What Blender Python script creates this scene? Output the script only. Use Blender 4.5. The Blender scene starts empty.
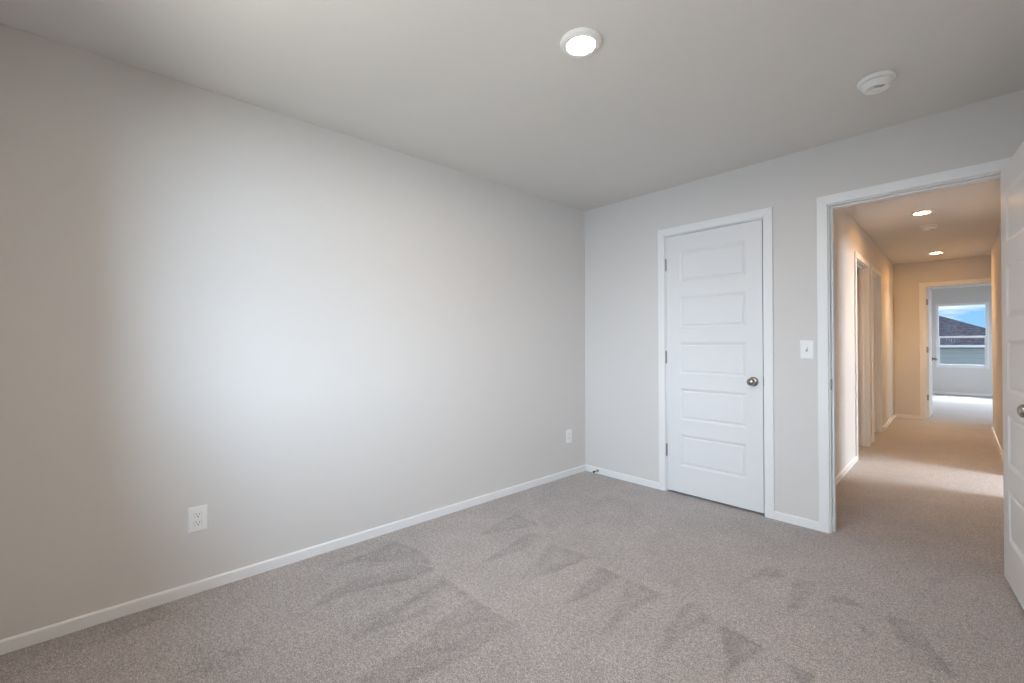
import bpy, bmesh, math, random
from mathutils import Vector, Matrix
from mathutils import noise as mnoise

PI = math.pi
C = bpy.context.scene.collection
SC = bpy.context.scene

# ------------------------------------------------------------------ camera
cd = bpy.data.cameras.new('camera')
cam = bpy.data.objects.new('camera', cd)
C.objects.link(cam)
cd.sensor_fit = 'HORIZONTAL'
cd.sensor_width = 36.0
cd.lens = 443.735 * 36.0 / 1024.0
cd.clip_start = 0.02
_R = Vector((0.6787055873, 0.7344027150, -0.0033731151))
_U = Vector((0.0066571379, -0.0015593630, 0.9999766252))
_F = Vector((-0.7343802886, 0.6787121780, 0.0059473684))
cam.matrix_world = Matrix(((_R.x, _U.x, -_F.x, 2.605518), (_R.y, _U.y, -_F.y, -3.346133),
                           (_R.z, _U.z, -_F.z, 1.188440), (0, 0, 0, 1)))
SC.camera = cam

# ------------------------------------------------------------------ exposure
SC.view_settings.view_transform = 'Standard'
SC.view_settings.look = 'None'
SC.view_settings.gamma = 1.0
SC.view_settings.use_curve_mapping = False
SC.view_settings.exposure = 0.34
SC.cycles.max_bounces = 14
SC.cycles.diffuse_bounces = 8
SC.cycles.sample_clamp_indirect = 6.0

# ------------------------------------------------------------------ sky
W = bpy.data.worlds.new('sky')
SC.world = W
W.use_nodes = True
wn = W.node_tree.nodes
wl = W.node_tree.links
wn.clear()
w_out = wn.new('ShaderNodeOutputWorld')
w_bg = wn.new('ShaderNodeBackground')
w_tc = wn.new('ShaderNodeTexCoord')
w_sep = wn.new('ShaderNodeSeparateXYZ')
w_grad = wn.new('ShaderNodeValToRGB')
w_grad.color_ramp.elements[0].position = 0.0
w_grad.color_ramp.elements[0].color = (0.30, 0.58, 0.92, 1)
w_grad.color_ramp.elements[1].position = 0.22
w_grad.color_ramp.elements[1].color = (0.08, 0.27, 0.75, 1)
w_map = wn.new('ShaderNodeMapping')
w_map.inputs['Scale'].default_value = (5.0, 5.0, 26.0)
w_map.inputs['Location'].default_value = (0.35, 0.0, 0.1)
w_noise = wn.new('ShaderNodeTexNoise')
w_noise.inputs['Scale'].default_value = 1.6
w_noise.inputs['Detail'].default_value = 5.0
w_cl = wn.new('ShaderNodeValToRGB')
w_cl.color_ramp.elements[0].position = 0.44
w_cl.color_ramp.elements[1].position = 0.60
w_mix = wn.new('ShaderNodeMixRGB')
w_mix.inputs['Color2'].default_value = (0.92, 0.95, 1.0, 1)
wl.new(w_tc.outputs['Generated'], w_sep.inputs[0])
wl.new(w_sep.outputs['Z'], w_grad.inputs[0])
wl.new(w_tc.outputs['Generated'], w_map.inputs[0])
wl.new(w_map.outputs[0], w_noise.inputs['Vector'])
wl.new(w_noise.outputs[0], w_cl.inputs[0])
wl.new(w_grad.outputs[0], w_mix.inputs['Color1'])
wl.new(w_cl.outputs[0], w_mix.inputs['Fac'])
wl.new(w_mix.outputs[0], w_bg.inputs['Color'])
w_bg.inputs['Strength'].default_value = 1.02
wl.new(w_bg.outputs[0], w_out.inputs[0])

# hallway frame: the hall beyond the entry runs along its own axes (u across, v along)
HTH = 0.034
HO = Vector((1.737, 0.115, 0.0))
HM = Matrix.Translation(HO) @ Matrix.Rotation(HTH, 4, 'Z')


def area_light(name, loc, target, sx, sy, power, color, frame=None, spread=180):
    ld = bpy.data.lights.new(name, 'AREA')
    ld.shape = 'RECTANGLE'
    ld.size, ld.size_y = sx, sy
    ld.energy = power
    ld.color = color
    ld.spread = math.radians(spread)
    o = bpy.data.objects.new(name, ld)
    C.objects.link(o)
    m = frame or Matrix.Identity(4)
    a, b = m @ Vector(loc), m @ Vector(target)
    o.matrix_world = Matrix.Translation(a) @ (b - a).to_track_quat('-Z', 'Y').to_matrix().to_4x4()
    return o


# daylight outside the windows: bedroom (behind the camera), side room, far bedroom; plus two added fills
area_light('daylight_bedroom', (3.7, -5.9, 2.3), (1.75, -3.7, 1.5), 7.4, 2.6, 1000, (0.67, 0.825, 1.0))
area_light('ground_bounce_fill', (1.85, -5.6, -0.4), (1.85, -3.2, 1.9), 3.4, 1.6, 180, (1.0, 0.95, 0.88))  # added upward fill for the ceiling, standing for daylight off the ground
area_light('daylight_bathroom', (3.9, 2.05, 2.0), (2.6, 2.05, 0.9), 1.3, 1.3, 225, (0.86, 0.91, 1.0), HM)
area_light('daylight_far_window', (0.77, 13.4, 3.5), (0.77, 10.9, 2.2), 3.0, 1.7, 1500, (0.80, 0.89, 1.0), HM)
area_light('far_bedroom_fill', (3.6, 8.4, 2.5), (2.2, 8.4, 0.7), 3.4, 1.9, 330, (0.86, 0.92, 1.0), HM)  # added fill through an unseen side window, brightening the far bedroom


# ------------------------------------------------------------------ materials
def mat(name, color, rough=0.6, metal=0.0, bump=0.0, bscale=200.0, vary=0.0, vscale=3.0, spec=0.5):
    m = bpy.data.materials.new(name)
    m.use_nodes = True
    n, l = m.node_tree.nodes, m.node_tree.links
    b = n['Principled BSDF']
    b.inputs['Base Color'].default_value = (*color, 1)
    b.inputs['Roughness'].default_value = rough
    b.inputs['Metallic'].default_value = metal
    b.inputs['Specular IOR Level'].default_value = spec
    tc = n.new('ShaderNodeTexCoord')
    if vary:
        ns = n.new('ShaderNodeTexNoise')
        ns.inputs['Scale'].default_value = vscale
        ns.inputs['Detail'].default_value = 3
        l.new(tc.outputs['Object'], ns.inputs['Vector'])
        rmp = n.new('ShaderNodeMapRange')
        rmp.inputs['To Min'].default_value = 1 - vary
        rmp.inputs['To Max'].default_value = 1 + vary
        l.new(ns.outputs[0], rmp.inputs['Value'])
        mx = n.new('ShaderNodeVectorMath')
        mx.operation = 'SCALE'
        mx.inputs[0].default_value = color
        l.new(rmp.outputs[0], mx.inputs['Scale'])
        l.new(mx.outputs[0], b.inputs['Base Color'])
    if bump:
        nb = n.new('ShaderNodeTexNoise')
        nb.inputs['Scale'].default_value = bscale
        nb.inputs['Detail'].default_value = 2
        l.new(tc.outputs['Object'], nb.inputs['Vector'])
        bp = n.new('ShaderNodeBump')
        bp.inputs['Strength'].default_value = bump
        bp.inputs['Distance'].default_value = 0.002
        l.new(nb.outputs[0], bp.inputs['Height'])
        l.new(bp.outputs[0], b.inputs['Normal'])
    return m


M_WALL = mat('greige_wall_paint', (0.715, 0.69, 0.668), 0.75, bump=0.12, bscale=160, vary=0.012, vscale=1.5, spec=0.3)
M_CEIL = mat('ceiling_paint', (0.73, 0.72, 0.70), 0.9, bump=0.15, bscale=120, vary=0.01, spec=0.2)
M_TRIM = mat('white_trim_paint', (0.86, 0.86, 0.86), 0.38, bump=0.03, bscale=90)
M_DOOR = mat('white_door_paint', (0.80, 0.80, 0.805), 0.40, bump=0.05, bscale=140)
M_PLASTIC = mat('white_plastic', (0.88, 0.88, 0.87), 0.35, vary=0.01)
M_DARK = mat('dark_slot', (0.03, 0.03, 0.03), 0.6, vary=0.05)
M_GREY = mat('grey_plastic', (0.35, 0.35, 0.35), 0.5, vary=0.02)
M_NICKEL = mat('satin_nickel', (0.40, 0.375, 0.35), 0.16, 1.0, bump=0.02, bscale=600)
M_HINGE = mat('hinge_steel', (0.36, 0.33, 0.30), 0.38, 1.0, bump=0.02, bscale=500)
M_RUBBER = mat('dark_rubber', (0.05, 0.05, 0.06), 0.7, vary=0.05)
M_VINYL = mat('white_window_vinyl', (0.82, 0.83, 0.84), 0.4, vary=0.01)
M_SOIL = mat('lawn', (0.10, 0.14, 0.06), 0.95, vary=0.3, vscale=0.6)


def emissive(name, color, strength):
    m = bpy.data.materials.new(name)
    m.use_nodes = True
    b = m.node_tree.nodes['Principled BSDF']
    b.inputs['Base Color'].default_value = (0.9, 0.9, 0.88, 1)
    b.inputs['Emission Color'].default_value = (*color, 1)
    b.inputs['Emission Strength'].default_value = strength
    return m


M_LAMP = emissive('lit_diffuser_bedroom', (1.0, 0.82, 0.63), 410.0)
M_LAMP_HALL = emissive('lit_diffuser_hall', (1.0, 0.50, 0.15), 150.0)


def glass():
    m = bpy.data.materials.new('window_glass')
    m.use_nodes = True
    n, l = m.node_tree.nodes, m.node_tree.links
    n.clear()
    o = n.new('ShaderNodeOutputMaterial')
    t = n.new('ShaderNodeBsdfTransparent')
    t.inputs[0].default_value = (0.95, 0.97, 0.97, 1)
    g = n.new('ShaderNodeBsdfGlossy')
    g.inputs['Roughness'].default_value = 0.02
    f = n.new('ShaderNodeFresnel')
    f.inputs[0].default_value = 1.08
    mx = n.new('ShaderNodeMixShader')
    l.new(f.outputs[0], mx.inputs[0])
    l.new(t.outputs[0], mx.inputs[1])
    l.new(g.outputs[0], mx.inputs[2])
    l.new(mx.outputs[0], o.inputs[0])
    return m


M_GLASS = glass()


def carpet():
    m = bpy.data.materials.new('taupe_cut_pile_carpet')
    m.use_nodes = True
    n, l = m.node_tree.nodes, m.node_tree.links
    b = n['Principled BSDF']
    b.inputs['Roughness'].default_value = 0.97
    b.inputs['Specular IOR Level'].default_value = 0.1
    b.inputs['Sheen Weight'].default_value = 0.12
    b.inputs['Sheen Roughness'].default_value = 0.6
    tc = n.new('ShaderNodeTexCoord')

    def noise(scale, detail=2.0, rough=0.5):
        x = n.new('ShaderNodeTexNoise')
        x.inputs['Scale'].default_value = scale
        x.inputs['Detail'].default_value = detail
        x.inputs['Roughness'].default_value = rough
        l.new(tc.outputs['Object'], x.inputs['Vector'])
        return x

    def maprange(src, a, bb, c, d):
        x = n.new('ShaderNodeMapRange')
        x.inputs['From Min'].default_value = a
        x.inputs['From Max'].default_value = bb
        x.inputs['To Min'].default_value = c
        x.inputs['To Max'].default_value = d
        l.new(src, x.inputs['Value'])
        return x.outputs[0]

    def mul(a, bb):
        x = n.new('ShaderNodeMath')
        x.operation = 'MULTIPLY'
        l.new(a, x.inputs[0])
        l.new(bb, x.inputs[1])
        return x.outputs[0]

    tuft = noise(240.0, 3.0, 0.75)          # single yarn ends
    clump = noise(70.0, 2.0)
    patch = noise(5.0, 3.0)
    broad = noise(1.3, 2.0)
    at = n.new('ShaderNodeAttribute')      # how the pile lies after vacuuming
    at.attribute_name = 'pile_lay'
    edge = noise(28.0, 3.0)
    lay_n = n.new('ShaderNodeMath')
    lay_n.operation = 'MULTIPLY_ADD'
    l.new(edge.outputs[0], lay_n.inputs[0])
    lay_n.inputs[1].default_value = 0.7
    l.new(at.outputs['Fac'], lay_n.inputs[2])
    lay = maprange(lay_n.outputs[0], 0.45, 1.25, 1.0, 0.72)
    f = mul(maprange(tuft.outputs[0], 0.36, 0.64, 0.45, 1.55), maprange(clump.outputs[0], 0.3, 0.7, 0.90, 1.10))
    f = mul(f, maprange(patch.outputs[0], 0.3, 0.7, 0.955, 1.045))
    f = mul(f, maprange(broad.outputs[0], 0.3, 0.7, 0.96, 1.04))
    f = mul(f, lay)
    yarn = n.new('ShaderNodeTexVoronoi')
    yarn.inputs['Scale'].default_value = 230.0
    l.new(tc.outputs['Object'], yarn.inputs['Vector'])
    ysep = n.new('ShaderNodeSeparateColor')
    l.new(yarn.outputs['Color'], ysep.inputs[0])
    f = mul(f, maprange(ysep.outputs[0], 0.0, 1.0, 0.74, 1.26))
    sc = n.new('ShaderNodeVectorMath')
    sc.operation = 'SCALE'
    hue = n.new('ShaderNodeMixRGB')
    hue.inputs['Color1'].default_value = (0.380, 0.340, 0.325, 1)
    hue.inputs['Color2'].default_value = (0.450, 0.415, 0.403, 1)
    l.new(clump.outputs[0], hue.inputs['Fac'])
    l.new(hue.outputs[0], sc.inputs[0])
    l.new(f, sc.inputs['Scale'])
    l.new(sc.outputs[0], b.inputs['Base Color'])
    bp = n.new('ShaderNodeBump')
    bp.inputs['Strength'].default_value = 0.35
    bp.inputs['Distance'].default_value = 0.006
    l.new(tuft.outputs[0], bp.inputs['Height'])
    l.new(bp.outputs[0], b.inputs['Normal'])
    return m


M_CARPET = carpet()


def stripes(name, c1, c2, axis, scale, rough=0.7, noise_amt=0.0, nscale=20.0, edge=(0.86, 0.96)):
    """lapped siding or shingle courses: repeating courses along one object axis"""
    m = bpy.data.materials.new(name)
    m.use_nodes = True
    n, l = m.node_tree.nodes, m.node_tree.links
    b = n['Principled BSDF']
    b.inputs['Roughness'].default_value = rough
    tc = n.new('ShaderNodeTexCoord')
    sp = n.new('ShaderNodeSeparateXYZ')
    l.new(tc.outputs['Object'], sp.inputs[0])
    mu = n.new('ShaderNodeMath')
    mu.operation = 'MULTIPLY'
    l.new(sp.outputs[axis], mu.inputs[0])
    mu.inputs[1].default_value = scale
    fr = n.new('ShaderNodeMath')
    fr.operation = 'FRACT'
    l.new(mu.outputs[0], fr.inputs[0])
    rp = n.new('ShaderNodeValToRGB')
    rp.color_ramp.elements[0].position = edge[0]
    rp.color_ramp.elements[0].color = (*c1, 1)
    rp.color_ramp.elements[1].position = edge[1]
    rp.color_ramp.elements[1].color = (*c2, 1)
    l.new(fr.outputs[0], rp.inputs[0])
    col = rp.outputs[0]
    if noise_amt:
        ns = n.new('ShaderNodeTexNoise')
        ns.inputs['Scale'].default_value = nscale
        ns.inputs['Detail'].default_value = 4
        l.new(tc.outputs['Object'], ns.inputs['Vector'])
        mr = n.new('ShaderNodeMapRange')
        mr.inputs['From Min'].default_value = 0.3
        mr.inputs['From Max'].default_value = 0.7
        mr.inputs['To Min'].default_value = 1 - noise_amt
        mr.inputs['To Max'].default_value = 1 + noise_amt
        l.new(ns.outputs[0], mr.inputs['Value'])
        vm = n.new('ShaderNodeVectorMath')
        vm.operation = 'SCALE'
        l.new(col, vm.inputs[0])
        l.new(mr.outputs[0], vm.inputs['Scale'])
        col = vm.outputs[0]
    l.new(col, b.inputs['Base Color'])
    bp = n.new('ShaderNodeBump')
    bp.inputs['Strength'].default_value = 0.5
    bp.inputs['Distance'].default_value = 0.02
    l.new(fr.outputs[0], bp.inputs['Height'])
    l.new(bp.outputs[0], b.inputs['Normal'])
    return m


M_SIDING = stripes('teal_grey_lap_siding', (0.42, 0.44, 0.46), (0.29, 0.31, 0.33), 'Z', 6.5, 0.7)
M_SHINGLE = stripes('charcoal_shingles', (0.20, 0.17, 0.165), (0.09, 0.08, 0.078), 'Z', 11.0, 0.95, 0.45, 9.0, (0.7, 0.95))


# ------------------------------------------------------------------ mesh helpers
def link(name, bm, m, parent=None, frame=None, smooth=False):
    me = bpy.data.meshes.new(name)
    bmesh.ops.remove_doubles(bm, verts=bm.verts, dist=1e-6)
    bmesh.ops.recalc_face_normals(bm, faces=bm.faces)
    bm.to_mesh(me)
    bm.free()
    me.materials.append(m)
    for p in me.polygons:
        p.use_smooth = smooth
    o = bpy.data.objects.new(name, me)
    C.objects.link(o)
    if parent is not None:
        o.parent = parent
    elif frame is not None:
        o.matrix_world = frame
    return o


def empty(name, frame):
    o = bpy.data.objects.new(name, None)
    o.empty_display_size = 0.1
    C.objects.link(o)
    o.matrix_world = frame
    return o


def tag(o, label=None, cat=None, group=None, kind=None):
    if label:
        o['label'] = label
    if cat:
        o['category'] = cat
    if group:
        o['group'] = group
    if kind:
        o['kind'] = kind
    return o


def struct(o, label=None, cat=None):
    return tag(o, label, cat, kind='structure')


def add_box(bm, x0, x1, y0, y1, z0, z1, bevel=0.0, seg=2):
    t = bmesh.new()
    r = bmesh.ops.create_cube(t, size=1.0)
    for v in t.verts:
        v.co = Vector(((x0 + x1) / 2 + v.co.x * (x1 - x0), (y0 + y1) / 2 + v.co.y * (y1 - y0), (z0 + z1) / 2 + v.co.z * (z1 - z0)))
    if bevel:
        bmesh.ops.bevel(t, geom=t.edges[:], offset=bevel, segments=seg, profile=0.5, affect='EDGES')
    merge(bm, t)


def merge(bm, t):
    mp = {}
    for v in t.verts:
        mp[v] = bm.verts.new(v.co)
    for f in t.faces:
        try:
            bm.faces.new([mp[v] for v in f.verts])
        except ValueError:
            pass
    t.free()


def add_lathe(bm, prof, n=32, axis='Z', at=(0, 0, 0), sign=1):
    """revolve (r, h) pairs about an axis through at"""
    rings = []
    for r, h in prof:
        ring = []
        for i in range(n):
            a = 2 * PI * i / n
            p = (r * math.cos(a), r * math.sin(a), h * sign)
            if axis == 'Y':
                p = (p[0], p[2], p[1])
            elif axis == 'X':
                p = (p[2], p[0], p[1])
            ring.append(bm.verts.new((p[0] + at[0], p[1] + at[1], p[2] + at[2])))
        rings.append(ring)
    for a, b in zip(rings, rings[1:]):
        for i in range(n):
            bm.faces.new((a[i], a[(i + 1) % n], b[(i + 1) % n], b[i]))
    bm.faces.new(rings[0])
    bm.faces.new(rings[-1])


def add_prism(bm, pts, d, bevel=0.0):
    """extrude polygon pts (3d) by vector d"""
    t = bmesh.new()
    d = Vector(d)
    a = [t.verts.new(p) for p in pts]
    b = [t.verts.new(Vector(p) + d) for p in pts]
    t.faces.new(a)
    t.faces.new(b)
    k = len(pts)
    for i in range(k):
        t.faces.new((a[i], a[(i + 1) % k], b[(i + 1) % k], b[i]))
    bmesh.ops.recalc_face_normals(t, faces=t.faces)
    if bevel:
        bmesh.ops.bevel(t, geom=t.edges[:], offset=bevel, segments=2, profile=0.5, affect='EDGES')
    merge(bm, t)


def panel_mesh(a0, a1, z0, z1, t0, t1, holes=(), axis='x'):
    """a wall: spans a0..a1 along axis, z0..z1, thickness t0..t1, with rectangular holes (a0,a1,z0,z1)"""
    A = sorted({a0, a1, *[h[0] for h in holes], *[h[1] for h in holes]})
    Z = sorted({z0, z1, *[h[2] for h in holes], *[h[3] for h in holes]})
    A = [x for x in A if a0 <= x <= a1]
    Z = [x for x in Z if z0 <= x <= z1]
    P = (lambda a, t, z: (a, t, z)) if axis == 'x' else (lambda a, t, z: (t, a, z))

    def solid(i, j):
        if i < 0 or j < 0 or i >= len(A) - 1 or j >= len(Z) - 1:
            return False
        ca, cz = (A[i] + A[i + 1]) / 2, (Z[j] + Z[j + 1]) / 2
        return not any(h[0] < ca < h[1] and h[2] < cz < h[3] for h in holes)

    bm = bmesh.new()

    def quad(*ps):
        bm.faces.new([bm.verts.new(p) for p in ps])

    for i in range(len(A) - 1):
        for j in range(len(Z) - 1):
            if not solid(i, j):
                continue
            p, q, r, s = A[i], A[i + 1], Z[j], Z[j + 1]
            for t in (t0, t1):
                quad(P(p, t, r), P(q, t, r), P(q, t, s), P(p, t, s))
            if not solid(i - 1, j):
                quad(P(p, t0, r), P(p, t1, r), P(p, t1, s), P(p, t0, s))
            if not solid(i + 1, j):
                quad(P(q, t0, r), P(q, t1, r), P(q, t1, s), P(q, t0, s))
            if not solid(i, j - 1):
                quad(P(p, t0, r), P(q, t0, r), P(q, t1, r), P(p, t1, r))
            if not solid(i, j + 1):
                quad(P(p, t0, s), P(q, t0, s), P(q, t1, s), P(p, t1, s))
    return bm


H = 2.44
I4 = Matrix.Identity(4)


def wall(name, a0, a1, t0, t1, axis, holes=(), frame=I4, label=None, z1=H):
    o = link(name, panel_mesh(a0, a1, 0.0, z1, t0, t1, holes, axis), M_WALL, frame=frame)
    return struct(o, label, 'wall')


# ------------------------------------------------------------------ the bedroom shell
XR, YF = 2.92, -3.75          # right wall, wall behind the camera
CL0, CL1 = 0.821, 1.537       # closet opening between jambs
EN0, EN1 = 1.917, 2.681       # entry opening between jambs
DH = 2.050                    # underside of head jambs
JT = 0.018                    # jamb thickness

# floor: the bedroom carpet as a fine grid that carries how the pile lies
MARKS = [
    (1.0, [(0.16, -2.04), (0.33, -2.01), (0.58, -2.02), (0.44, -2.09), (0.22, -2.35), (0.21, -2.64)]),
    (1.0, [(0.43, -2.11), (0.61, -2.04), (0.62, -2.18), (0.5, -2.47), (0.55, -2.76), (0.42, -2.48)]),
    (1.0, [(0.7, -2.07), (0.91, -2.06), (0.9, -2.36), (0.86, -2.48), (0.87, -2.74), (0.79, -2.44)]),
    (1.0, [(0.94, -2.07), (1.23, -2.06), (1.24, -2.32), (1.2, -2.58), (1.07, -2.7), (1.04, -2.45)]),
    (0.8, [(0.32, -1.21), (0.58, -1.23), (0.5, -1.46), (0.43, -1.62)]),
    (0.8, [(0.62, -1.37), (0.75, -1.31), (0.75, -1.63), (0.71, -1.83)]),
    (0.9, [(0.83, -1.39), (1.08, -1.34), (1.04, -1.66), (0.98, -1.82)]),
    (1.0, [(1.18, -1.39), (1.31, -1.39), (1.31, -1.68), (1.27, -1.8)]),
    (0.6, [(1.31, -1.76), (1.37, -1.74), (1.37, -1.79)]),
    (0.8, [(1.35, -1.39), (1.54, -1.39), (1.51, -1.62), (1.51, -1.8)]),
    (1.0, [(1.65, -1.36), (1.78, -1.41), (1.74, -1.58), (1.74, -1.84), (1.68, -1.62)]),
    (1.0, [(1.81, -1.43), (2.0, -1.44), (1.97, -1.59), (1.96, -1.76), (1.92, -1.61)]),
    (0.8, [(1.79, -0.69), (1.89, -0.79), (1.79, -0.88), (1.74, -1.12)]),
    (0.8, [(1.92, -0.77), (2.02, -0.73), (2.01, -1.0), (1.99, -1.18)]),
    (0.9, [(2.07, -1.47), (2.18, -1.47), (2.16, -1.57)]),
    (0.8, [(2.08, -0.83), (2.14, -0.79), (2.22, -0.82), (2.17, -0.85), (2.1, -0.88)]),
    (0.7, [(2.09, -0.86), (2.15, -1.1), (2.23, -1.37), (2.23, -1.38), (2.16, -1.19)]),
    (0.8, [(2.18, -0.97), (2.27, -1.02), (2.24, -1.13), (2.24, -1.04)]),
    (0.9, [(2.28, -0.85), (2.35, -0.79), (2.44, -0.95), (2.52, -1.13), (2.42, -1.13), (2.34, -0.98)]),
    (0.8, [(2.6, -0.18), (2.59, -0.34), (2.53, -0.66), (2.58, -0.36)]),
    (0.6, [(2.36, -0.28), (2.45, -0.2), (2.4, -0.38)]),
    (0.5, [(1.96, -0.56), (2.08, -0.44), (2.0, -0.58)]),
    (0.4, [(0.0, -0.77), (0.07, -0.37), (0.81, -0.5), (1.21, -1.07), (1.08, -1.27), (0.8, -1.35)]),
    (0.4, [(0.46, -0.9), (0.66, -0.4), (1.41, -0.83), (1.64, -1.25), (1.38, -1.36), (1.09, -1.33)]),
    (0.8, [(-0.01, -3.64), (0.01, -3.45), (0.02, -3.15), (0.14, -3.11), (0.18, -3.35), (0.22, -3.61)]),
    (0.7, [(0.51, -3.05), (0.62, -2.91), (0.73, -3.0), (0.61, -3.12)]),
]


def inside(x, y, poly):
    c = False
    j = len(poly) - 1
    for i in range(len(poly)):
        xi, yi = poly[i]
        xj, yj = poly[j]
        if (yi > y) != (yj > y) and x < (xj - xi) * (y - yi) / (yj - yi) + xi:
            c = not c
        j = i
    return c


def rim(x, y, poly):
    best = 9.0
    for (ax, ay), (bx_, by) in zip(poly, poly[1:] + poly[:1]):
        dx, dy = bx_ - ax, by - ay
        t = max(0.0, min(1.0, ((x - ax) * dx + (y - ay) * dy) / (dx * dx + dy * dy)))
        best = min(best, math.hypot(x - ax - t * dx, y - ay - t * dy))
    return best


def build_floor():
    st = 0.016
    nx, ny = int(round((XR + 0.1) / st)), int(round((0.06 - (YF - 0.1)) / st))
    verts, faces, lay = [], [], []
    for j in range(ny + 1):
        for i in range(nx + 1):
            x, y = -0.05 + i * (XR + 0.1) / nx, YF - 0.1 + j * (0.06 - YF + 0.1) / ny
            verts.append((x, y, 0.0))
            v = 0.0
            for w, pl in MARKS:
                k = sum(inside(x + dx, y + dy, pl) for dx in (-0.007, 0.007) for dy in (-0.007, 0.007)) / 4.0
                if k:
                    v = max(v, w * k * (0.55 + 0.6 * math.exp(-rim(x, y, pl) / 0.022)))
            v = max(v, 0.35 * max(0.0, min(1.0, (-2.05 - y) / 0.02)) * max(0.0, min(1.0, (1.35 - x) / 0.5)) * max(0.0, min(1.0, (y + 3.1) / 0.8)))
            nz = mnoise.noise(Vector((x * 9.0, y * 2.5, 0.0))) * 0.5 + mnoise.noise(Vector((x * 22.0, y * 9.0, 4.0))) * 0.4
            v *= max(0.15, min(1.2, 0.75 + nz))
            v += 0.25 * max(0.0, mnoise.noise(Vector((x * 7.0, y * 1.6, 9.0))) - 0.15)
            lay.append(v)
    for j in range(ny):
        for i in range(nx):
            a = j * (nx + 1) + i
            faces.append((a, a + 1, a + nx + 2, a + nx + 1))
    me = bpy.data.meshes.new('floor')
    me.from_pydata(verts, [], faces)
    at = me.attributes.new('pile_lay', 'FLOAT', 'POINT')
    at.data.foreach_set('value', lay)
    me.materials.append(M_CARPET)
    o = bpy.data.objects.new('floor', me)
    C.objects.link(o)
    struct(o, 'taupe cut-pile carpet with vacuum tracks in the empty bedroom', 'floor')
    bm = bmesh.new()
    bm.faces.new([bm.verts.new(p) for p in ((-1.2, 0.06, 0), (6.0, 0.06, 0), (6.0, 11.4, 0), (-1.2, 11.4, 0))])
    o = link('floor_hall', bm, M_CARPET)
    struct(o, 'taupe carpet running down the hallway beyond the entry', 'floor')


build_floor()

bm = bmesh.new()
add_box(bm, -1.6, 6.0, YF - 0.14, 11.6, H, H + 0.12)
struct(link('ceiling', bm, M_CEIL), 'flat pale grey painted ceiling', 'ceiling')

wall('wall_left', YF - 0.115, 0.115, -0.115, 0.0, 'y', label='long bare greige wall left of the corner')
wall('wall_back', -0.115, XR + 0.115, 0.0, 0.115, 'x',
     [(CL0 - JT, CL1 + JT, -1, DH + JT), (EN0 - JT, EN1 + JT, -1, DH + JT)],
     label='greige wall holding the closet door and the entry')
wall('wall_right', YF - 0.115, 0.0, XR, XR + 0.115, 'y', label='greige wall behind the open entry door')
BW = (0.90, 2.55, 0.90, 2.08)  # bedroom window
wall('wall_front', 0.0, XR, YF - 0.115, YF, 'x', [BW], label='greige window wall behind the viewer')

# closet behind the closed door
bm = bmesh.new()
add_box(bm, 0.40, 0.50, 0.115, 0.80, 0, H)
add_box(bm, 0.50, 1.58, 0.72, 0.80, 0, H)
struct(link('wall_closet', bm, M_WALL), 'walls of the closet behind the closed door', 'wall')

# ------------------------------------------------------------------ the hall, side rooms and far bedroom
HW, HR, HL = 1.05, 5.35, 5.86     # hall width, end of its right wall, end wall
D1 = (2.165, 2.99)                # first doorway in the hall's left wall
D2 = (3.36, 4.08)                 # second one
DR = (1.60, 2.40)                 # doorway in the hall's right wall
FD = (0.366, 1.083)               # doorway into the far bedroom


def hole(a):
    return (a[0] - JT, a[1] + JT, -1, DH + JT)


wall('wall_hall_left', 0.0, HL, -0.115, 0.0, 'y', [hole(D1), hole(D2)], HM, 'left wall of the hallway with two white doorways')
wall('wall_hall_right', 0.0, HR, HW, HW + 0.115, 'y', [hole(DR)], HM, 'right wall of the hallway seen beside the open door')
wall('wall_hall_end', -1.9, 2.72, HL, HL + 0.115, 'x', [hole(FD)], HM, 'wall at the end of the hallway around the far doorway')
wall('wall_hall_return', HW + 0.115, 1.45, HR - 0.115, HR, 'x', (), HM, 'short wall turning the corner at the hallway end')
wall('wall_hall_recess', HR, HL, 1.335, 1.45, 'y', (), HM, 'side wall of the recess at the hallway end')
wall('wall_side_left', 0.0, HL, -1.865, -1.75, 'y', (), HM, 'outer wall of the rooms left of the hallway')
wall('wall_side_divider', -1.75, -0.115, 3.12, 3.235, 'x', (), HM, 'wall between the two rooms left of the hallway')
wall('wall_bathroom_near', HW + 0.115, 3.2, 0.785, 0.90, 'x', (), HM, 'near wall of the bright room right of the hallway')
wall('wall_bathroom_far', HW + 0.115, 3.2, 2.95, 3.065, 'x', (), HM, 'far wall of the bright room right of the hallway')
RW = (1.50, 2.60, 0.70, 2.10)
wall('wall_bathroom_right', 0.785, 3.065, 3.2, 3.315, 'y', [RW], HM, 'window wall of the bright room right of the hallway')
FV, FL, FR = 10.85, -1.2, 2.6
FW = (0.345, 1.195, 0.615, 2.085)  # window in the far bedroom
SW = (6.9, 9.9, 0.4, 2.1)          # unseen side window, added to let fill light in
wall('wall_far_back', FL - 0.115, FR + 0.115, FV, FV + 0.115, 'x', [FW], HM, 'pale wall of the far bedroom around its window')
wall('wall_far_left', HL + 0.115, FV, FL - 0.115, FL, 'y', (), HM, 'left wall of the far bedroom')
wall('wall_far_right', HL + 0.115, FV, FR, FR + 0.115, 'y', [SW], HM, 'right wall of the far bedroom with an added window')


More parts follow.
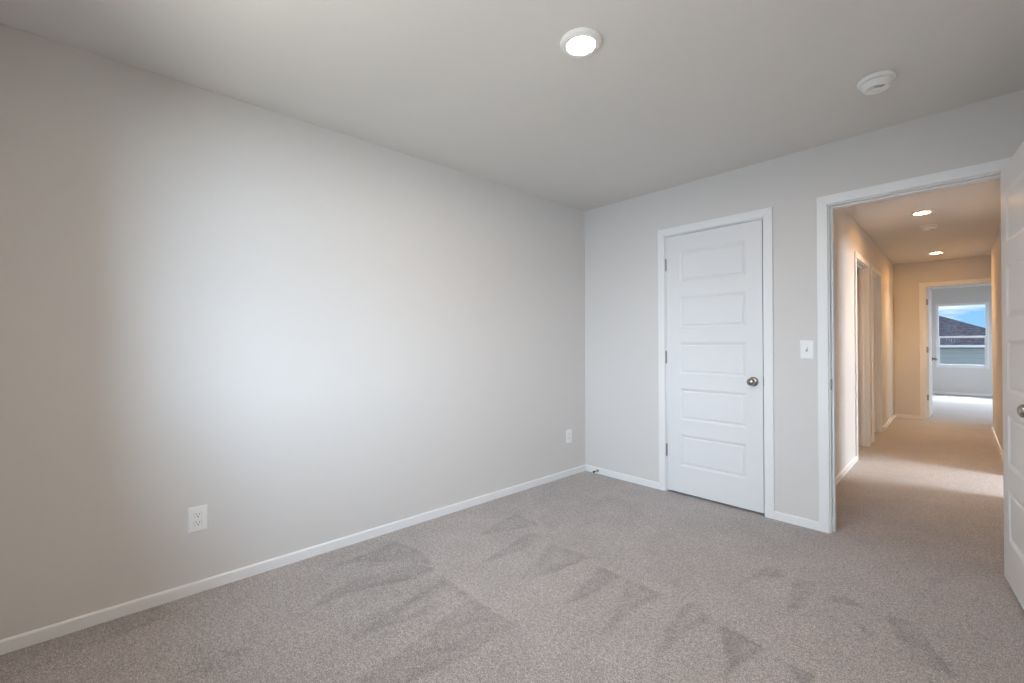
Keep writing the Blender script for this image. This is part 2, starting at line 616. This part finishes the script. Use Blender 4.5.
# ------------------------------------------------------------------ baseboards
def baseboard(name, runs, frame, label, h=0.054, t=0.012):
    """runs: list of (axis, a0, a1, face, sign) – sign says which way the board stands off the wall"""
    bm = bmesh.new()
    for ax, a0, a1, f, s in runs:
        prof = [(0, 0), (t, 0), (t, h - 0.006), (t - 0.004, h - 0.001), (t - 0.007, h), (0, h)]
        if ax == 'x':
            add_prism(bm, [(a0, f + s * p, z) for p, z in prof], (a1 - a0, 0, 0))
        else:
            add_prism(bm, [(f + s * p, a0, z) for p, z in prof], (0, a1 - a0, 0))
    return struct(link(name, bm, M_TRIM, frame=frame), label, 'baseboard')


CW = 0.057     # casing width
RV = 0.006     # reveal
CT = 0.016     # casing thickness
baseboard('baseboard_left', [('y', YF, 0.0, 0.0, 1)], I4, 'white baseboard along the long left wall')
baseboard('baseboard_back', [('x', 0.012, CL0 - RV - CW, 0.0, -1)], I4, 'white baseboard between the corner and closet casing')
baseboard('baseboard_back_middle', [('x', CL1 + RV + CW, EN0 - RV - CW, 0.0, -1)], I4, 'short white baseboard between closet and entry casings')
baseboard('baseboard_back_right', [('x', EN1 + RV + CW, XR, 0.0, -1)], I4, 'white baseboard stub behind the open door')
baseboard('baseboard_right', [('y', YF, 0.0, XR, -1)], I4, 'white baseboard on the wall behind the open door')
baseboard('baseboard_front', [('x', 0.0, XR, YF, 1)], I4, 'white baseboard under the bedroom window')
baseboard('baseboard_hall_left', [('y', 0.02, D1[0] - RV - CW, 0.0, 1)], HM, 'white baseboard at the near left of the hallway')
baseboard('baseboard_hall_corner', [('y', D2[1] + RV + CW, HL, 0.0, 1)], HM, 'white baseboard left of the hallway end corner')
baseboard('baseboard_hall_end', [('x', 0.012, FD[0] - RV - CW, HL, -1)], HM, 'white baseboard on the hallway end wall')
baseboard('baseboard_hall_right', [('y', DR[1] + RV + CW, HR + 0.012, HW, -1), ('x', HW, 1.335, HR, 1)], HM, 'white baseboard along the hallway right wall')
baseboard('baseboard_far', [('x', FL, FR, FV, -1)], HM, 'white baseboard under the far bedroom window')


# ------------------------------------------------------------------ door frames
def door_frame(name, a0, a1, t0, t1, axis, frame, label, faces=(0, 1), stop=None, strike=None, mat_=None):
    """jamb lining an opening a0..a1 in a wall t0..t1 plus mitred casings; stop=(b0,b1) range of the stop strip"""
    mm = mat_ or M_TRIM
    root = struct(empty(name, frame), label, 'door frame')
    P = (lambda a, t, z: (a, t, z)) if axis == 'x' else (lambda a, t, z: (t, a, z))

    def bx(bm, aa, ab, ta, tb, za, zb, bv=0.0):
        if axis == 'x':
            add_box(bm, aa, ab, ta, tb, za, zb, bv)
        else:
            add_box(bm, ta, tb, aa, ab, za, zb, bv)

    for aa, ab in ((a0 - JT, a0), (a1, a1 + JT)):
        bm = bmesh.new()
        bx(bm, aa, ab, t0, t1, 0, DH)
        link('side_jamb', bm, mm, root)
    bm = bmesh.new()
    bx(bm, a0 - JT, a1 + JT, t0, t1, DH, DH + JT)
    link('head_jamb', bm, mm, root)
    if stop:
        bm = bmesh.new()
        bx(bm, a0, a0 + 0.011, stop[0], stop[1], 0, DH - 0.011, 0.002)
        bx(bm, a1 - 0.011, a1, stop[0], stop[1], 0, DH - 0.011, 0.002)
        bx(bm, a0, a1, stop[0], stop[1], DH - 0.011, DH, 0.002)
        link('stop_strip', bm, mm, root)
    for fi in faces:
        t, s = ((t0, -1), (t1, 1))[fi]
        zi = DH + RV
        zo = zi + CW
        d = Vector(P(0, s * CT, 0))
        i0, o0 = a0 - RV, a0 - RV - CW
        i1, o1 = a1 + RV, a1 + RV + CW
        for i, o in ((i0, o0), (i1, o1)):
            bm = bmesh.new()
            add_prism(bm, [P(i, t, 0), P(i, t, zi), P(o, t, zo), P(o, t, 0)], d, 0.0022)
            link('side_casing', bm, mm, root)
        bm = bmesh.new()
        add_prism(bm, [P(i0, t, zi), P(i1, t, zi), P(o1, t, zo), P(o0, t, zo)], d, 0.0022)
        link('head_casing', bm, mm, root)
    if strike:
        bm = bmesh.new()
        bx(bm, *strike, 0.0008)
        o = link('strike_plate', bm, M_HINGE, root)
        o['label'] = 'metal strike plate'
    return root


door_frame('trim_1', CL0, CL1, 0.0, 0.115, 'x', I4, 'white casing around the closed closet door', (0,), (0.037, 0.07),
           (CL1 - 0.003, CL1 + 0.006, -0.004, 0.020, 0.895, 0.958))
door_frame('trim_2', EN0, EN1, 0.0, 0.115, 'x', I4, 'white casing around the open entry to the hallway', (0, 1), (0.038, 0.072),
           (EN0 - 0.001, EN0 + 0.0022, 0.002, 0.030, 0.895, 0.962))
door_frame('trim_3', D1[0], D1[1], -0.115, 0.0, 'y', HM, 'white casing of the nearer doorway on the hallway left', (0, 1), (-0.072, -0.038))
door_frame('trim_4', D2[0], D2[1], -0.115, 0.0, 'y', HM, 'white casing of the second doorway on the hallway left', (0, 1), (-0.072, -0.038))
door_frame('trim_5', DR[0], DR[1], HW, HW + 0.115, 'y', HM, 'white casing of the doorway on the hallway right', (0, 1), (HW + 0.038, HW + 0.072))
door_frame('trim_6', FD[0], FD[1], HL, HL + 0.115, 'x', HM, 'white casing of the doorway at the hallway end', (0, 1), (HL + 0.043, HL + 0.077))

# ------------------------------------------------------------------ doors
PZ = [0.208 + k * 0.3615 for k in range(5)]   # panel bottoms above the slab's own foot
PH = 0.250


def knob_profile():
    return [(0.0335, 0.0), (0.0335, 0.004), (0.031, 0.009), (0.020, 0.012), (0.0125, 0.014), (0.0115, 0.026),
            (0.014, 0.031), (0.022, 0.035), (0.0265, 0.042), (0.0275, 0.048), (0.026, 0.055), (0.021, 0.061), (0.012, 0.0655), (0.004, 0.067)]


def make_door(name, w, frame, label, knob_z=0.921, hinge_side=-1, z_foot=0.017, h=2.028, t=0.035, backset=0.06):
    """slab in its own frame: x 0..w from the hinge edge, y 0..t, foot at z_foot"""
    st = 0.107
    holes = [(st, w - st, z_foot + z, z_foot + z + PH) for z in PZ]
    bm = bmesh.new()
    # slab with five panel openings
    src = panel_mesh(0.0, w, z_foot, z_foot + h, 0.0, t, holes, 'x')
    merge(bm, src)
    root = link(name, bm, M_DOOR, frame=frame)
    struct(root, label, 'door')
    for z in PZ:
        bm = bmesh.new()
        x0, x1, z0, z1 = st, w - st, z_foot + z, z_foot + z + PH
        rings = []
        seq = [(0, 0), (0.003, 0.0018), (0.017, 0.0088), (0.021, 0.0092), (0.027, 0.0042), (0.034, 0.0030)]
        order = [(i, d) for i, d in reversed(seq)] + [(i, t - d) for i, d in seq]
        for ins, y in order:
            rings.append([bm.verts.new(p) for p in ((x0 + ins, y, z0 + ins), (x1 - ins, y, z0 + ins), (x1 - ins, y, z1 - ins), (x0 + ins, y, z1 - ins))])
        for a, b in zip(rings, rings[1:]):
            for i in range(4):
                bm.faces.new((a[i], a[(i + 1) % 4], b[(i + 1) % 4], b[i]))
        bm.faces.new(rings[0])
        bm.faces.new(rings[-1])
        link('panel', bm, M_DOOR, root)
    for s in (-1, 1):
        bm = bmesh.new()
        pr = knob_profile()
        y = 0.0 if s < 0 else t
        add_lathe(bm, pr[5:], 28, 'Y', (w - backset, y, knob_z), s)
        k = link('door_knob', bm, M_NICKEL, root, smooth=True)
        k['label'] = 'satin nickel knob'
        bm = bmesh.new()
        add_lathe(bm, pr[:6], 28, 'Y', (w - backset, y, knob_z), s)
        link('rosette', bm, M_NICKEL, k, smooth=True)
    bm = bmesh.new()
    add_box(bm, w - 0.0005, w + 0.0012, 0.006, t - 0.006, knob_z - 0.028, knob_z + 0.028)
    link('latch_plate', bm, M_HINGE, root)['label'] = 'metal latch plate'
    # butt hinges: barrel on the room side plus the leaf let into the hinge edge
    for zc in (0.335, 1.080, 1.822):
        bm = bmesh.new()
        y = -0.006 if hinge_side < 0 else t + 0.006
        prof = [(0.003, -0.051), (0.0055, -0.048)]
        for q in range(5):
            za = -0.0445 + q * 0.0178
            prof += [(0.0055, za), (0.0068, za + 0.0006), (0.0068, za + 0.0168), (0.0055, za + 0.0174)]
        prof += [(0.0055, 0.048), (0.003, 0.051)]
        add_lathe(bm, prof, 14, 'Z', (-0.003, y, zc))
        add_box(bm, -0.0015, 0.0003, 0.0 if hinge_side < 0 else 0.004, t - 0.004 if hinge_side < 0 else t, zc - 0.0445, zc + 0.0445)
        link('hinge', bm, M_HINGE, root, smooth=False)['label'] = 'dark metal hinge'
    return root


def pose(px, py, deg, base=I4, mirror=False):
    return base @ Matrix.Translation((px, py, 0)) @ Matrix.Rotation(math.radians(deg), 4, 'Z')


# closet door, closed: hinged at the left, knob at the right
make_door('door_1', 0.707, pose(CL0 + 0.0025, 0.0025, 0), 'closed white five-panel closet door in the back wall')
# entry door, swung into the bedroom past ninety degrees (hinge at the opening's right jamb)
ENTRY_DEG = 98.0
ew = 0.757
make_door('door_2', ew, pose(EN1 - 0.001, -0.006, 180 + ENTRY_DEG) @ Matrix.Translation((0.0, -0.041, 0)),
          'open white five-panel entry door cropped by the right edge', hinge_side=1)
# hallway left, nearer: swung into its room, hinged on the far jamb
make_door('door_3', D1[1] - D1[0] - 0.006, pose(-0.119, D1[1] - 0.001, 180 + 4, HM), 'open door in the nearer doorway on the hallway left', hinge_side=-1)
# hallway left, second: closed, flush with the room side
make_door('door_4', D2[1] - D2[0] - 0.006, pose(-0.1145, D2[1] - 0.003, -90, HM), 'closed door in the second doorway on the hallway left', hinge_side=-1)
# far bedroom door: swung into the far room along its left side
make_door('door_5', FD[1] - FD[0] - 0.006, pose(FD[0] + 0.001, HL + 0.121, 90 - 1.0, HM) @ Matrix.Translation((0, -0.036, 0)),
          'white door swung open at the end of the hallway', hinge_side=1)


# ------------------------------------------------------------------ windows
def make_window(name, a0, a1, z0, z1, t, axis, frame, label, rail=None, s=1):
    """single-hung window set in a wall opening; t is the room face of its frame, s points outdoors"""
    P = (lambda a, b, z: (a, b, z)) if axis == 'x' else (lambda a, b, z: (b, a, z))
    root = struct(empty(name, frame @ Matrix.Translation(P((a0 + a1) / 2, t, z0))), label, 'window')
    inv = root.matrix_world.inverted() @ frame

    def bx(bm, aa, ab, ta, tb, za, zb, bv=0.002):
        ta, tb = t + s * ta, t + s * tb
        ta, tb = min(ta, tb), max(ta, tb)
        if axis == 'x':
            add_box(bm, aa, ab, ta, tb, za, zb, bv)
        else:
            add_box(bm, ta, tb, aa, ab, za, zb, bv)

    def fin(nm, bm, m):
        bmesh.ops.transform(bm, matrix=inv, verts=bm.verts)
        return link(nm, bm, m, root)

    fw = 0.042
    rail = rail or (z0 + z1) / 2
    bm = bmesh.new()
    bx(bm, a0, a0 + fw, 0, 0.08, z0, z1)
    bx(bm, a1 - fw, a1, 0, 0.08, z0, z1)
    bx(bm, a0 + fw, a1 - fw, 0, 0.08, z0, z0 + fw)
    bx(bm, a0 + fw, a1 - fw, 0, 0.08, z1 - fw, z1)
    fin('window_frame', bm, M_VINYL)
    for nm, za, zb, off in (('lower_sash', z0 + fw, rail + 0.022, 0.018), ('upper_sash', rail - 0.022, z1 - fw, 0.048)):
        sw = 0.026 if nm == 'lower_sash' else 0.010
        bm = bmesh.new()
        bx(bm, a0 + fw, a0 + fw + sw, off, off + 0.026, za, zb)
        bx(bm, a1 - fw - sw, a1 - fw, off, off + 0.026, za, zb)
        lo = 0.030 if nm == 'lower_sash' else 0.044
        hi = 0.044 if nm == 'lower_sash' else 0.012
        bx(bm, a0 + fw + sw, a1 - fw - sw, off, off + 0.026, za, za + lo)
        bx(bm, a0 + fw + sw, a1 - fw - sw, off, off + 0.026, zb - hi, zb)
        sash = fin(nm, bm, M_VINYL)
        bm = bmesh.new()
        bx(bm, a0 + fw + sw, a1 - fw - sw, off + 0.011, off + 0.015, za + lo, zb - hi, 0)
        bmesh.ops.transform(bm, matrix=inv, verts=bm.verts)
        link('pane', bm, M_GLASS, sash)
    bm = bmesh.new()
    bx(bm, (a0 + a1) / 2 - 0.03, (a0 + a1) / 2 + 0.03, 0.006, 0.018, rail + 0.012, rail + 0.026)
    fin('sash_lock', bm, M_VINYL)
    return root


make_window('window_1', FW[0], FW[1], FW[2], FW[3], FV - 0.004, 'x', HM, 'bright window at the far end seen through the hallway', 1.318)
make_window('window_2', BW[0], BW[1], BW[2], BW[3], YF - 0.03, 'x', I4, 'bedroom window behind the viewer', None, -1)
make_window('window_3', RW[0], RW[1], RW[2], RW[3], 3.23, 'y', HM, 'window of the bright room right of the hallway')
make_window('window_4', SW[0], SW[1], SW[2], SW[3], FR + 0.03, 'y', HM, 'added side window that lets fill light into the far bedroom')


# ------------------------------------------------------------------ ceiling lights and smoke detectors
def ceiling_light(loc, label, lamp, r=0.086, fill_power=0.0):
    root = empty('ceiling_light', Matrix.Translation(loc))
    tag(root, label, 'ceiling light', 'lit disc lights on the ceilings')
    bm = bmesh.new()
    n = 48
    prof = [(r, 0.0), (r, -0.006), (r - 0.003, -0.011), (r - 0.010, -0.0145), (r * 0.70, -0.0180), (r * 0.675, -0.0172), (r * 0.66, -0.013)]
    rings = [[bm.verts.new((q * math.cos(2 * PI * i / n), q * math.sin(2 * PI * i / n), z)) for i in range(n)] for q, z in prof]
    for a, b in zip(rings, rings[1:]):
        for i in range(n):
            bm.faces.new((a[i], a[(i + 1) % n], b[(i + 1) % n], b[i]))
    link('trim_ring', bm, M_PLASTIC, root, smooth=True)
    bm = bmesh.new()
    add_lathe(bm, [(r * 0.668, -0.006), (r * 0.668, -0.0145), (r * 0.56, -0.0164), (r * 0.3, -0.0176), (0.002, -0.0180)], n)
    o = link('diffuser', bm, lamp, root, smooth=True)
    o['label'] = 'glowing diffuser'
    if fill_power:  # extra light added below the diffuser to brighten the hall floor
        ld = bpy.data.lights.new('floor_fill', 'AREA')
        ld.shape = 'DISK'
        ld.size = r * 1.2
        ld.energy = fill_power
        ld.color = (1.0, 0.70, 0.38)
        ld.spread = math.radians(100)
        lo = bpy.data.objects.new('floor_fill', ld)
        C.objects.link(lo)
        lo.parent = root
        lo.location = (0, 0, -0.0185)
    return root


ceiling_light((1.457, -1.890, H), 'lit round white disc light on the bedroom ceiling', M_LAMP)
ceiling_light((2.160, 2.395, H), 'nearer of two lit disc lights on the hallway ceiling', M_LAMP_HALL, fill_power=5.0)
ceiling_light((2.088, 5.104, H), 'farther lit disc light near the hallway end wall', M_LAMP_HALL, fill_power=5.0)


def smoke_detector(loc, label, rot):
    root = empty('smoke_detector', Matrix.Translation(loc) @ Matrix.Rotation(rot, 4, 'Z'))
    tag(root, label, 'smoke detector', 'ceiling smoke detectors')
    bm = bmesh.new()
    add_lathe(bm, [(0.072, 0.0), (0.0725, -0.004), (0.0715, -0.013), (0.069, -0.016), (0.060, -0.0165)], 40)
    link('base', bm, M_PLASTIC, root, smooth=True)
    bm = bmesh.new()
    add_lathe(bm, [(0.055, -0.0160), (0.055, -0.0215)], 40)
    link('vent_slot', bm, M_GREY, root, smooth=True)['label'] = 'dark vent slot'
    bm = bmesh.new()
    add_lathe(bm, [(0.062, -0.0205), (0.0632, -0.0225), (0.061, -0.029), (0.0535, -0.0345), (0.0515, -0.045), (0.049, -0.0488), (0.043, -0.0492), (0.0405, -0.0465), (0.004, -0.0468)], 40)
    cv = link('cover', bm, M_PLASTIC, root, smooth=True)
    bm = bmesh.new()
    for k in range(5):
        y = -0.040 + k * 0.006
        hw = 0.022 - abs(k - 2) * 0.004
        add_box(bm, -hw, hw, y - 0.0011, y + 0.0011, -0.0478, -0.0440)
    link('sounder_grille', bm, M_GREY, cv)
    bm = bmesh.new()
    add_lathe(bm, [(0.011, -0.0455), (0.011, -0.0480), (0.009, -0.0490), (0.002, -0.0492)], 24, 'Z', (0.0, 0.022, 0.0))
    link('test_button', bm, M_PLASTIC, cv, smooth=True)
    bm = bmesh.new()
    add_lathe(bm, [(0.002, -0.0462), (0.002, -0.0476)], 10, 'Z', (0.020, 0.018, 0.0))
    link('indicator', bm, M_DARK, cv)
    return root


smoke_detector((2.240, -0.650, H), 'white round smoke detector on the bedroom ceiling', 0.6)
smoke_detector((2.161, 3.124, H), 'white smoke detector between the two hallway lights', 2.2)


# ------------------------------------------------------------------ wall plates (own frame: x across, y out of the wall, z up)
def plate_mesh(w=0.077, h=0.121, d=0.0055):
    bm = bmesh.new()
    rings = []
    for ins, y in ((0, 0.0), (0, 0.0015), (0.002, 0.0040), (0.006, d)):
        rings.append([bm.verts.new(p) for p in ((-w / 2 + ins, y, -h / 2 + ins), (w / 2 - ins, y, -h / 2 + ins), (w / 2 - ins, y, h / 2 - ins), (-w / 2 + ins, y, h / 2 - ins))])
    for a, b in zip(rings, rings[1:]):
        for i in range(4):
            bm.faces.new((a[i], a[(i + 1) % 4], b[(i + 1) % 4], b[i]))
    bm.faces.new(rings[0])
    bm.faces.new(rings[-1])
    return bm


def screw(root, z):
    bm = bmesh.new()
    add_lathe(bm, [(0.0032, 0.005), (0.0032, 0.0060), (0.0020, 0.0066)], 14, 'Y', (0, 0, z))
    s = link('screw', bm, M_PLASTIC, root)
    bm = bmesh.new()
    add_box(bm, -0.0024, 0.0024, 0.0062, 0.0068, z - 0.0004, z + 0.0004)
    link('screw_slot', bm, M_GREY, s)


def outlet(frame, label, group=None):
    root = tag(empty('outlet', frame), label, 'outlet', group)
    link('plate', plate_mesh(), M_PLASTIC, root)
    for zc in (0.0195, -0.0195):
        bm = bmesh.new()
        n = 28
        pts = []
        for i in range(n):
            a = 2 * PI * i / n
            x, z = 0.0162 * math.cos(a), 0.0162 * math.sin(a)
            pts.append((x, 0.0055, zc + max(-0.0135, min(0.0135, z))))
        add_prism(bm, pts, (0, 0.0016, 0))
        rc = link('receptacle', bm, M_PLASTIC, root)
        # gap line around the receptacle face, two blades and a ground hole
        for nm, bxs in (('blade_slot', (-0.0072, -0.0050, zc + 0.000, zc + 0.0085)), ('blade_slot', (0.0050, 0.0072, zc + 0.001, zc + 0.0078))):
            bm = bmesh.new()
            add_box(bm, bxs[0], bxs[1], 0.0068, 0.0074, bxs[2], bxs[3])
            link(nm, bm, M_DARK, rc)
        bm = bmesh.new()
        add_lathe(bm, [(0.0027, 0.0068), (0.0027, 0.0074)], 14, 'Y', (0, 0, zc - 0.0072))
        link('ground_hole', bm, M_DARK, rc)
        bm = bmesh.new()
        ring0, ring1 = [], []
        for i in range(n):
            a = 2 * PI * i / n
            for rr, lst in ((0.0162, ring0), (0.0173, ring1)):
                lst.append(bm.verts.new((rr * math.cos(a), 0.0057, zc + max(-rr + 0.0037, min(rr - 0.0037, rr * math.sin(a))))))
        for i in range(n):
            bm.faces.new((ring0[i], ring0[(i + 1) % n], ring1[(i + 1) % n], ring1[i]))
        link('shadow_gap', bm, M_GREY, rc)
    screw(root, 0.0)
    return root


# frames on the left wall look along +X
ON_LEFT = Matrix.Rotation(-PI / 2, 4, 'Z')
ON_BACK = Matrix.Rotation(PI, 4, 'Z')
outlet(Matrix.Translation((0.0, -3.005, 0.352)) @ ON_LEFT, 'white duplex outlet on the near part of the left wall', 'outlets on the left wall')


outlet(Matrix.Translation((0.0, -0.243, 0.355)) @ ON_LEFT, 'white wall outlet on the left wall near the far corner', 'outlets on the left wall')

sw = tag(empty('light_switch', Matrix.Translation((1.793, 0.0, 1.147)) @ ON_BACK), 'white toggle light switch between closet and entry', 'light switch')
link('plate', plate_mesh(), M_PLASTIC, sw)
bm = bmesh.new()
add_box(bm, -0.0055, 0.0055, 0.0050, 0.0060, -0.0125, 0.0125)
link('toggle_slot', bm, M_GREY, sw)
bm = bmesh.new()
add_prism(bm, [(-0.0042, 0.005, -0.006), (0.0042, 0.005, -0.006), (0.0042, 0.005, 0.006), (-0.0042, 0.005, 0.006)], (0, 0.014, 0.008), 0.001)
link('toggle', bm, M_PLASTIC, sw)
screw(sw, 0.030)
screw(sw, -0.030)

# ------------------------------------------------------------------ baseboard door stop near the corner
ds = tag(empty('door_stop', Matrix.Translation((0.150, -0.012, 0.030))), 'small dark spring door stop on the baseboard by the corner', 'door stop')
bm = bmesh.new()
add_lathe(bm, [(0.011, 0.0), (0.011, -0.003), (0.006, -0.006)], 18, 'Y')
link('mounting_base', bm, M_HINGE, ds, smooth=True)
bm = bmesh.new()
turns, per, rr, wr = 14, 12, 0.0052, 0.0011
prev = None
for i in range(turns * per + 1):
    a = 2 * PI * i / per
    y = -0.005 - 0.052 * i / (turns * per)
    ring = []
    for k in range(6):
        b = 2 * PI * k / 6
        q = rr + wr * math.cos(b)
        ring.append(bm.verts.new((q * math.cos(a), y + wr * math.sin(b), q * math.sin(a))))
    if prev:
        for k in range(6):
            bm.faces.new((prev[k], prev[(k + 1) % 6], ring[(k + 1) % 6], ring[k]))
    prev = ring
link('spring', bm, M_HINGE, ds, smooth=True)
bm = bmesh.new()
add_lathe(bm, [(0.0045, -0.052), (0.0085, -0.055), (0.0085, -0.067), (0.006, -0.070)], 18, 'Y')
link('rubber_tip', bm, M_RUBBER, ds, smooth=True)

# ------------------------------------------------------------------ the neighbouring house outside the far window
hs = tag(empty('house', HM @ Matrix.Translation((-2.0, 17.3, -3.0))), 'neighbouring house with charcoal hip roof and teal siding beyond the far window', 'house')
bm = bmesh.new()
add_box(bm, -8.0, 4.29, 0.0, 9.0, 0.0, 4.02)
link('siding_wall', bm, M_SIDING, hs)
ez, x0, x1, y0, y1, pitch = 4.09, -8.3, 4.606, -0.3, 9.3, 0.46
hy = (y1 - y0) / 2
bm = bmesh.new()
e = [bm.verts.new(p) for p in ((x0, y0, ez), (x1, y0, ez), (x1, y1, ez), (x0, y1, ez))]
rd = [bm.verts.new(p) for p in ((x0 + hy, y0 + hy, ez + hy * pitch), (x1 - hy, y0 + hy, ez + hy * pitch))]
bm.faces.new((e[0], e[1], rd[1], rd[0]))
bm.faces.new((e[1], e[2], rd[1]))
bm.faces.new((e[2], e[3], rd[0], rd[1]))
bm.faces.new((e[3], e[0], rd[0]))
bm.faces.new(e)
link('roof', bm, M_SHINGLE, hs)
bm = bmesh.new()
add_box(bm, x0, x1, y0 - 0.02, y0, ez - 0.055, ez + 0.02)
add_box(bm, x1, x1 + 0.02, y0, y1, ez - 0.055, ez + 0.02)
add_box(bm, x0, x1, y0, 0.0, ez - 0.05, ez - 0.03)
link('fascia', bm, M_VINYL, hs)['label'] = 'white fascia board'

bm = bmesh.new()
bm.faces.new([bm.verts.new(p) for p in ((-40, -30, -3.0), (40, -30, -3.0), (40, 70, -3.0), (-40, 70, -3.0))])
struct(link('ground', bm, M_SOIL), 'ground outside, below the windows', 'ground')
